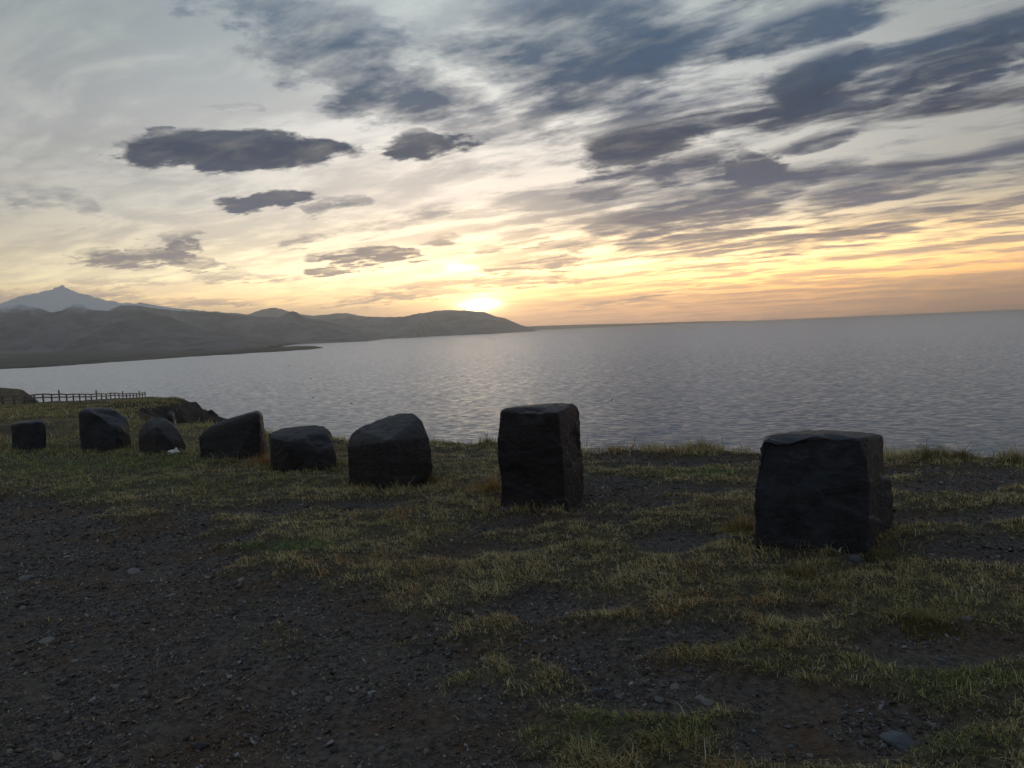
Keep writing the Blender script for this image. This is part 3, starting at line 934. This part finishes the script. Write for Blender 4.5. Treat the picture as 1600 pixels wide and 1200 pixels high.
# ------------------------------------------------------------------ grass
FOOT = [(1285, 862, .62, .35), (848, 800, .50, .3), (612, 768, .55, .35), (472, 733, .62, .35), (365, 722, .7, .35), (255, 711, .65, .35), (165, 706, .65, .3), (45, 704, .5, .3)]
def scatter(count, r0, r1, a0=-46, a1=58, power=1.0):
    """points over the ground ahead, density falling with distance"""
    u_ = rng.random(count)
    e = 2 - power
    r = (r0 ** e + u_ * (r1 ** e - r0 ** e)) ** (1 / e)
    a = np.radians(rng.uniform(a0, a1, count))
    return r * np.sin(a), r * np.cos(a), r
def blade_mesh(name, x, y, z, h, wd, yaw, lean, curve, tone, tip_tone=1.15):
    n_ = len(x)
    dxy = np.stack([np.cos(yaw), np.sin(yaw)], -1)
    face = yaw + math.pi / 2 + rng.normal(0, .5, n_)
    side = np.stack([np.cos(face), np.sin(face)], -1)
    b = np.stack([x, y], -1)
    out1 = h * np.sin(lean) * .5
    out2 = h * np.sin(np.minimum(lean + curve, 1.75))
    up1 = h * np.cos(lean) * .5
    up2 = up1 + .5 * h * np.cos(np.minimum(lean + curve, 1.75))
    mid, tip = b + dxy * out1[:, None], b + dxy * (out1 * .4 + out2 * .8)[:, None]
    V = np.empty((n_, 5, 3), np.float32)
    V[:, 0, :2] = b - side * wd[:, None] * .5
    V[:, 1, :2] = b + side * wd[:, None] * .5
    V[:, 2, :2] = mid + side * wd[:, None] * .38
    V[:, 3, :2] = mid - side * wd[:, None] * .38
    V[:, 4, :2] = tip
    V[:, 0, 2] = V[:, 1, 2] = z - .004
    V[:, 2, 2] = V[:, 3, 2] = z + up1
    V[:, 4, 2] = z + up2
    i0 = np.arange(n_)[:, None] * 5
    F_ = np.concatenate([i0 + np.array([[0, 1, 2]]), i0 + np.array([[0, 2, 3]]), i0 + np.array([[3, 2, 4]])], 0)
    me = fast_mesh(name, V.reshape(-1, 3), F_, M['blades'])
    if len(me.vertices) == n_ * 5:
        col_ = np.repeat(tone[:, None, :], 5, 1)
        col_[:, 4] *= tip_tone
        vcolor(me, 'tone', np.clip(col_, 0, .8).reshape(-1, 3))
    return me
STRAW, RUST, OLIVE, GREENC, PALE = (np.array(c) for c in ((.44, .35, .18), (.33, .20, .105), (.22, .205, .09), (.10, .20, .055), (.56, .49, .33)))
def tones(x, y):
    n_ = len(x)
    patch = fbm(x * 1.1 + 9, y * 1.4 + 2, 4)
    green = np.clip(smooth(.46, .68, patch) * .45 + blobs(GREEN, x, y, GREEN_W) * 1.1 + smooth(-2.5, -6, x) * .40 + smooth(4.4, 3.0, y) * .25, 0, 1)
    green = np.clip(green + rng.normal(0, .16, n_), 0, 1)
    rust = smooth(.52, .70, fbm(x * 1.7 - 30, y * 2.0 + 8, 3))
    dry = STRAW * (1 - rust[:, None] * .75) + RUST * rust[:, None] * .75
    gcol = OLIVE * .55 + GREENC * .45
    strong = blobs(GREEN[:3], x, y)[:, None]
    gcol = gcol * (1 - strong) + GREENC * strong
    c = dry * (1 - green[:, None]) + gcol * green[:, None]
    pale = (rng.random(n_) < .07)
    c[pale] = c[pale] * .4 + PALE * .6
    return c * rng.lognormal(.28, .42, (n_, 1))
def ground_z(x, y):
    return land_z(x, y)[0]
def near_foot(x, y):
    return blobs(FOOT, x, y)

cx_, cy_, cr_ = scatter(720000, 2.0, 15.5, power=1.15)
ok = sdf(LAND, cx_, cy_) < .12
cx_, cy_, cr_ = cx_[ok], cy_[ok], cr_[ok]
cov = turf_cover(cx_, cy_)
clump = fbm(cx_ * 9, cy_ * 9, 3, .6)
keep = rng.random(len(cx_)) < np.clip(cov * smooth(.24, .56, clump) * 1.0 + .022, 0, 1)
x, y, r_ = cx_[keep], cy_[keep], cr_[keep]
cov, clump = cov[keep], clump[keep]
n_ = len(x)
edge = smooth(-.75, -.05, sdf(LAND, x, y))
rim = edge * smooth(.42, .62, fbm(x * 1.5, y * 1.5 + 50, 3))
foot = near_foot(x, y)
h = (.016 + .026 * cov * smooth(.35, .7, clump) + 0.06 * rim + .020 * edge + .035 * foot) * rng.lognormal(0, .38, n_)
wd = (.0016 + .00040 * r_) * rng.uniform(.7, 1.4, n_)
wind = 2.7 + fbm(x * .8, y * .8, 2) * 1.5
yaw = np.where(rng.random(n_) < .5, rng.uniform(0, 6.283, n_), rng.normal(wind, .7))
lean = np.abs(rng.normal(.75, .38, n_)) * (1 - .45 * np.maximum(rim, foot * .6))
me = blade_mesh('grass', x, y, ground_z(x, y), h, wd, yaw, np.clip(lean, 0, 1.45), rng.uniform(.2, .9, n_), tones(x, y))
tag(link('grass', me), 'short patchy straw-coloured and green turf between the boulders', 'grass', kind='stuff')
GRASS_COUNT = n_

# rough grass far down the slope, in bigger blades
x, y, r_ = scatter(60000, 14, 60, -38, -18, power=1.0)
dd_ = sdf(LAND, x, y)
keep = (dd_ < .2) & (rng.random(len(x)) < smooth(.38, .6, fbm(x * .8, y * .8, 4)))
x, y, r_ = x[keep], y[keep], r_[keep]
n_ = len(x)
tn = tones(x, y) * .8
h = (.05 + .05 * rng.random(n_)) * (1 + r_ / 60)
me = blade_mesh('rough_grass', x, y, ground_z(x, y), h, (.003 + .0005 * r_) * rng.uniform(.7, 1.4, n_), rng.uniform(0, 6.283, n_), np.abs(rng.normal(.5, .3, n_)), rng.uniform(.2, .8, n_), tn)
tag(link('rough_grass', me), 'rough brown grass on the slope running down to the fence', 'grass', kind='stuff')

# single tufts that stand out
def tuft(px, py, count, tall, spread, tone, label, stalks=0, lean_to=None, mixg=.25):
    gx, gy = ground_at(px, py)
    gz = zg(gx, gy)
    n_ = count + stalks
    a = rng.uniform(0, 6.283, n_)
    rr = np.minimum(np.abs(rng.normal(0, spread * .45, n_)), spread * .8)
    x, y = np.cos(a) * rr, np.sin(a) * rr * .8
    h = tall * rng.lognormal(-.35, .35, n_)
    lean = np.clip(np.abs(rng.normal(.40, .25, n_)), 0, 1.3)
    wd = rng.uniform(.002, .0045, n_) * (1 + gy / 14)
    curve = rng.uniform(.2, .9, n_)
    yaw = np.where(rng.random(n_) < .6, a, rng.uniform(0, 6.283, n_))
    if lean_to is not None:
        yaw = rng.normal(lean_to, .6, n_)
    c = np.array(tone)[None] * 1.35 * rng.uniform(.6, 1.35, (n_, 1))
    gsel = rng.random(n_) < mixg
    c[gsel] = OLIVE * rng.uniform(.7, 1.3, (gsel.sum(), 1))
    if stalks:
        h[-stalks:] = tall * rng.uniform(1.5, 2.4, stalks)
        lean[-stalks:] = rng.uniform(.1, .5, stalks)
        wd[-stalks:] = rng.uniform(.0045, .007, stalks)
        c[-stalks:] = PALE * rng.uniform(.7, 1.1, (stalks, 1))
    z = ground_z(x + gx, y + gy) - gz
    me = blade_mesh('grass_tuft', x, y, z, h, wd, yaw, lean, curve, c)
    bm = bmesh.new()
    bm.from_mesh(me)
    tl = bm.verts.layers.float_color['tone']
    rings = []
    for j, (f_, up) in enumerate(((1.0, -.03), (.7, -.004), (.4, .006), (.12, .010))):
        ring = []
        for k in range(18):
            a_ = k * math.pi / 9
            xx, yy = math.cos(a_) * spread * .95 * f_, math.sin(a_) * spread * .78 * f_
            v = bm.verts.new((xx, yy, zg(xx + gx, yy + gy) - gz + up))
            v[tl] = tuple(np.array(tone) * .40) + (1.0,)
            ring.append(v)
        rings.append(ring)
    for A_, B_ in zip(rings[:-1], rings[1:]):
        for k in range(18):
            bm.faces.new((A_[k], A_[(k + 1) % 18], B_[(k + 1) % 18], B_[k]))
    bm.faces.new(rings[-1])
    bm.to_mesh(me)
    bm.free()
    tag(link('grass_tuft', me, loc=(gx, gy, gz)), label, 'grass tuft', 'grass tufts standing out from the turf')
tuft(492, 737, 420, .15, .30, (.22, .19, .09), 'tall pale dry grass stalks fanning out before the low stepped boulder', 22, lean_to=.5, mixg=.45)
tuft(415, 728, 420, .14, .28, (.30, .17, .07), 'rusty orange grass tuft between the wedge boulder and the stepped boulder', 6, mixg=.1)
tuft(355, 728, 200, .10, .40, (.22, .18, .09), 'thin grass tuft with bent stalks at the foot of the wedge boulder', 9, mixg=.4)
tuft(770, 772, 420, .11, .34, (.30, .19, .07), 'orange-brown grass tuft hugging the shaded side of the tallest boulder', 2, mixg=.1)
tuft(1160, 838, 420, .13, .20, (.26, .18, .07), 'bushy golden grass tuft against the side of the broad boulder', 3, mixg=.25)
tuft(1385, 868, 300, .09, .30, (.15, .13, .06), 'dull olive grass tuft under the bulging corner of the broad boulder', 3, mixg=.5)
tuft(676, 757, 220, .10, .18, (.24, .17, .09), 'small brown grass tuft against the side of the sharp-cornered boulder', 3, mixg=.2)
tuft(622, 774, 160, .08, .16, (.30, .25, .14), 'wispy pale grass tuft below the sharp front corner of the angular boulder', 8, mixg=.3)
tuft(1452, 722, 700, .17, .34, (.17, .15, .07), 'large rounded grass tuft on the cliff edge beyond the broad boulder', 5, mixg=.4)
tuft(1502, 724, 420, .14, .26, (.17, .14, .07), 'smaller grass tuft next to the large rounded one on the cliff edge', 4, mixg=.4)
tuft(969, 707, 320, .12, .22, (.20, .16, .07), 'upright grass tuft on the cliff edge just past the tallest boulder', 3, mixg=.35)
tuft(1097, 711, 520, .13, .34, (.21, .16, .07), 'wide mounded grass tuft on the cliff edge between the two biggest boulders', 3, mixg=.3)
tuft(1588, 727, 200, .15, .30, (.12, .10, .06), 'dark seed-headed grass tuft farther along the cliff edge', 14, mixg=.2)
tuft(762, 698, 220, .12, .3, (.20, .16, .08), 'thin grass tuft on the cliff edge behind the tallest boulder', 5, mixg=.3)
tuft(1440, 985, 420, .07, .28, (.24, .19, .08), 'spreading yellowish grass tuft in bare soil in front of the broad boulder', 0, mixg=.35)
tuft(1250, 905, 300, .06, .25, (.25, .19, .09), 'flattened straw grass tuft just before the foot of the broad boulder', 0, mixg=.25)

# ------------------------------------------------------------------ gravel
tmpl = []
for k in range(10):
    bm = bmesh.new()
    g_ = np.random.default_rng(100 + k)
    pts = g_.normal(0, 1, (8, 3))
    pts = pts / np.linalg.norm(pts, axis=1)[:, None] * g_.uniform(.75, 1.1, (8, 1))
    hull_into(bm, [Vector(p * np.array([1.0, .75, .5])) for p in pts])
    for v in [v for v in bm.verts if not v.link_faces]:
        bm.verts.remove(v)
    bmesh.ops.triangulate(bm, faces=bm.faces)
    bm.verts.ensure_lookup_table()
    bm.verts.index_update()
    tmpl.append((np.array([v.co[:] for v in bm.verts]), np.array([[v.index for v in f.verts] for f in bm.faces])))
    bm.free()
def gravel(x, y, size, tone):
    Vs, Fs, Cs, off = [], [], [], 0
    z = ground_z(x, y)
    which = rng.integers(0, len(tmpl), len(x))
    yaw = rng.uniform(0, 6.283, len(x))
    ti = rng.normal(0, .35, (len(x), 2))
    for k, (tv, tf) in enumerate(tmpl):
        s = which == k
        m_ = int(s.sum())
        if not m_:
            continue
        p = tv[None] * size[s][:, None, None]
        c_, s_ = np.cos(yaw[s])[:, None], np.sin(yaw[s])[:, None]
        X = p[..., 0] * c_ - p[..., 1] * s_
        Y = p[..., 0] * s_ + p[..., 1] * c_
        Z = p[..., 2] + X * ti[s, 0][:, None] + Y * ti[s, 1][:, None]
        P_ = np.stack([X + x[s][:, None], Y + y[s][:, None], Z + z[s][:, None] + size[s][:, None] * .18], -1)
        nv = tv.shape[0]
        Fs.append((tf[None] + (np.arange(m_) * nv)[:, None, None] + off).reshape(-1, 3))
        Vs.append(P_.reshape(-1, 3))
        Cs.append(np.repeat(tone[s], nv, 0))
        off += m_ * nv
    me = fast_mesh('gravel', np.concatenate(Vs), np.concatenate(Fs), M['pebbles'])
    C_ = np.concatenate(Cs)
    if len(me.vertices) == len(C_):
        vcolor(me, 'tone', C_)
    return me
def stone_tones(n_):
    v = .125 * rng.lognormal(0, .65, n_)
    t_ = np.stack([v * 1.0, v * 1.0, v * 1.04], -1)
    warm = rng.random(n_) < .45
    t_[warm] *= np.array([1.25, .95, .72])
    return np.clip(t_, .015, .36)
x, y, r_ = scatter(310000, 2.0, 13.0, power=1.45)
ok = (sdf(LAND, x, y) < 0)
x, y, r_ = x[ok], y[ok], r_[ok]
cov = turf_cover(x, y)
pile = fbm(x * 2.7 + 3, y * 2.7, 4, .6)
keep = rng.random(len(x)) < np.clip((1 - cov) * smooth(.22, .58, pile) * .95 + .03, 0, 1)
x, y, r_ = x[keep], y[keep], r_[keep]
size = (.0032 + .00052 * r_) * rng.lognormal(0, .55, len(x))
me = gravel(x, y, np.clip(size, .002, .028), stone_tones(len(x)))
tag(link('gravel', me), 'dark angular gravel strewn over the bare soil', 'gravel', kind='stuff')

# ------------------------------------------------------------------ single stones
def stone_mesh(seed, flat=.5):
    g_ = np.random.default_rng(seed)
    pts = g_.normal(0, 1, (16, 3))
    pts = pts / np.linalg.norm(pts, axis=1)[:, None] * g_.uniform(.82, 1.08, (16, 1))
    bm = bmesh.new()
    hull_into(bm, [Vector(p * np.array([1.0, .72, flat])) for p in pts])
    for v in [v for v in bm.verts if not v.link_faces]:
        bm.verts.remove(v)
    bmesh.ops.bevel(bm, geom=list(bm.edges), offset=.05, segments=1, affect='EDGES')
    me = bpy.data.meshes.new('stone')
    bm.to_mesh(me)
    bm.free()
    return me
stone_m = {k: mat_stone('stone_' + k, c) for k, c in dict(grey=(.12, .12, .125), pale=(.20, .195, .185), dark=(.04, .04, .045), blue=(.10, .115, .13), tan=(.15, .13, .10)).items()}
protos = {}
for k in stone_m:
    for j in range(4):
        me = stone_mesh(hash_seed := (list(stone_m).index(k) * 10 + j + 500), (.38, .55, .48, .62)[j])
        me.materials.append(stone_m[k])
        protos[k, j] = me
def stone(px, py, wpx, k, j, label, group=None, yaw=None):
    gx, gy = ground_at(px, py)
    s = wpx / FPX * math.hypot(gx, gy) * .5
    o = link('stone', protos[k, j], loc=(gx, gy, zg(gx, gy) + s * .12))
    o.scale = (s, s, s)
    o.rotation_euler = (random.uniform(-.2, .2), random.uniform(-.2, .2), random.uniform(-.7, .7) if yaw is None else yaw)
    tag(o, label, 'stone', group)
stone(1408, 1166, 66, 'blue', 0, 'long flat bluish slab of stone, the biggest loose stone on the gravel')
stone(1055, 1082, 21, 'pale', 3, 'pale upright stone standing in the little cluster of light stones')
stone(1106, 1101, 26, 'pale', 1, 'large pale rounded stone at the end of the cluster of light stones')
stone(1094, 1092, 20, 'pale', 0, 'flat pale stone touching the large pale rounded stone in the cluster')
stone(1018, 1082, 17, 'grey', 2, 'grey stone beside the pale upright stone in the cluster')
stone(968, 1087, 22, 'grey', 0, 'flat grey stone at the outer end of the cluster of light stones')
stone(930, 1080, 20, 'blue', 2, 'bluish stone lying apart from the cluster next to dry grass')
stone(1030, 1099, 24, 'grey', 0, 'long flat grey stone below the pale upright stone')
stone(1129, 852, 24, 'blue', 3, 'bluish lump of stone beside the foot of the broad boulder')
stone(1152, 856, 17, 'dark', 1, 'dark stone between the bluish lump and the broad boulder')
stone(1172, 859, 18, 'grey', 0, 'flat grey stone leaning at the foot of the broad boulder')
stone(1336, 874, 24, 'blue', 3, 'bluish stone half hidden in grass under the broad boulder')
stone(1310, 880, 22, 'dark', 0, 'dark flat stone in the grass under the broad boulder')
stone(1036, 909, 18, 'pale', 0, 'pale flat stone on bare soil between the two biggest boulders')
stone(40, 900, 28, 'grey', 0, 'thin flat grey stone slab on the gravel of the lay-by')
stone(72, 999, 24, 'pale', 0, 'flat pale tile-like stone on rusty gravel of the lay-by')
stone(226, 1090, 26, 'tan', 1, 'rounded tan cobble sunk in the dark gravel')
stone(90, 1193, 24, 'tan', 3, 'rounded tan cobble beside two small yellowish pebbles')
stone(112, 1175, 11, 'tan', 2, 'small yellowish pebble next to the rounded tan cobble')
stone(60, 1180, 12, 'tan', 3, 'small yellowish pebble lying before the rounded tan cobble')
stone(515, 1093, 18, 'pale', 1, 'light pink-grey stone alone on dark gravel')
stone(511, 1123, 24, 'dark', 3, 'black lump of stone lying next to the light pink-grey stone')
stone(315, 1174, 30, 'dark', 2, 'black angular stone on the gravel of the lay-by')
stone(385, 1052, 22, 'dark', 0, 'black flat stone on brown soil of the lay-by')
stone(98, 1071, 20, 'dark', 3, 'black rounded stone in the gravel beside the tan cobble')
stone(455, 1155, 18, 'tan', 0, 'brownish flat stone in the gravel')
stone(596, 1173, 18, 'grey', 1, 'grey stone amid sparse grass shoots')
stone(177, 965, 19, 'blue', 2, 'bluish stone in a shallow dip of the gravel')
stone(208, 887, 24, 'pale', 0, 'pale flat flake of stone among several on the upper gravel')
stone(268, 936, 16, 'pale', 0, 'pale thin stone flake on the middle of the gravel')
stone(549, 1014, 0 + 14, 'grey', 2, 'grey stone at the edge of the brown track')
stone(548, 800, 26, 'dark', 2, 'dark stone in the turf before the sharp-cornered boulder')
stone(790, 806, 22, 'blue', 0, 'flat bluish stone at the foot of the tallest boulder')
stone(808, 803, 17, 'grey', 2, 'grey stone at the foot of the tallest boulder next to the flat bluish one')
stone(850, 808, 12, 'pale', 1, 'light pebble at the foot of the tallest boulder')
stone(1270, 1062, 14, 'grey', 0, 'grey chip of stone in mossy soil')
stone(1510, 982, 20, 'grey', 0, 'flat grey stone in the bare soil beside the spreading grass tuft')
# the rest of the loose stones
GREY = 'small angular grey stone lying loose on the gravel'
cnt = 0
while cnt < 150:
    px, py = random.uniform(-20, 1620), 1210 - 400 * random.random() ** .8
    gx, gy = ground_at(px, py)
    if turf_cover(np.array([gx]), np.array([gy]))[0] > .35:
        continue
    wpx = random.uniform(7, 14) * min(1.15, 3.6 / gy + .3)
    k = random.choices(('grey', 'blue', 'dark', 'pale', 'tan'), (5, 3, 3, 1.0, 1))[0]
    lab = {'grey': GREY, 'blue': 'small bluish stone lying loose on the gravel', 'dark': 'small blackish stone lying loose on the gravel',
           'pale': 'small pale stone lying loose on the gravel', 'tan': 'small brownish stone lying loose on the gravel'}[k]
    stone(px, py, wpx, k, random.randrange(4), lab, 'small %s stones scattered over the gravel' % k)
    cnt += 1

# ------------------------------------------------------------------ haze
bm = bmesh.new()
box(bm, 0, 9500, 382, 50000, 31000, 896)
hz = bm_mesh('haze', bm, None)
hm = bpy.data.materials.new('haze_air')
hm.use_nodes = True
ht = NT(hm.node_tree)
ho = ht.n('ShaderNodeOutputMaterial')
pv = ht.n('ShaderNodeVolumePrincipled')
pv.inputs['Color'].default_value = (.90, .95, 1.0, 1)
pv.inputs['Density'].default_value = HAZE
pv.inputs['Anisotropy'].default_value = .72
ht.t.links.new(pv.outputs[0], ho.inputs['Volume'])
hz.materials.append(hm)
tag(link('haze', hz), kind='stuff')
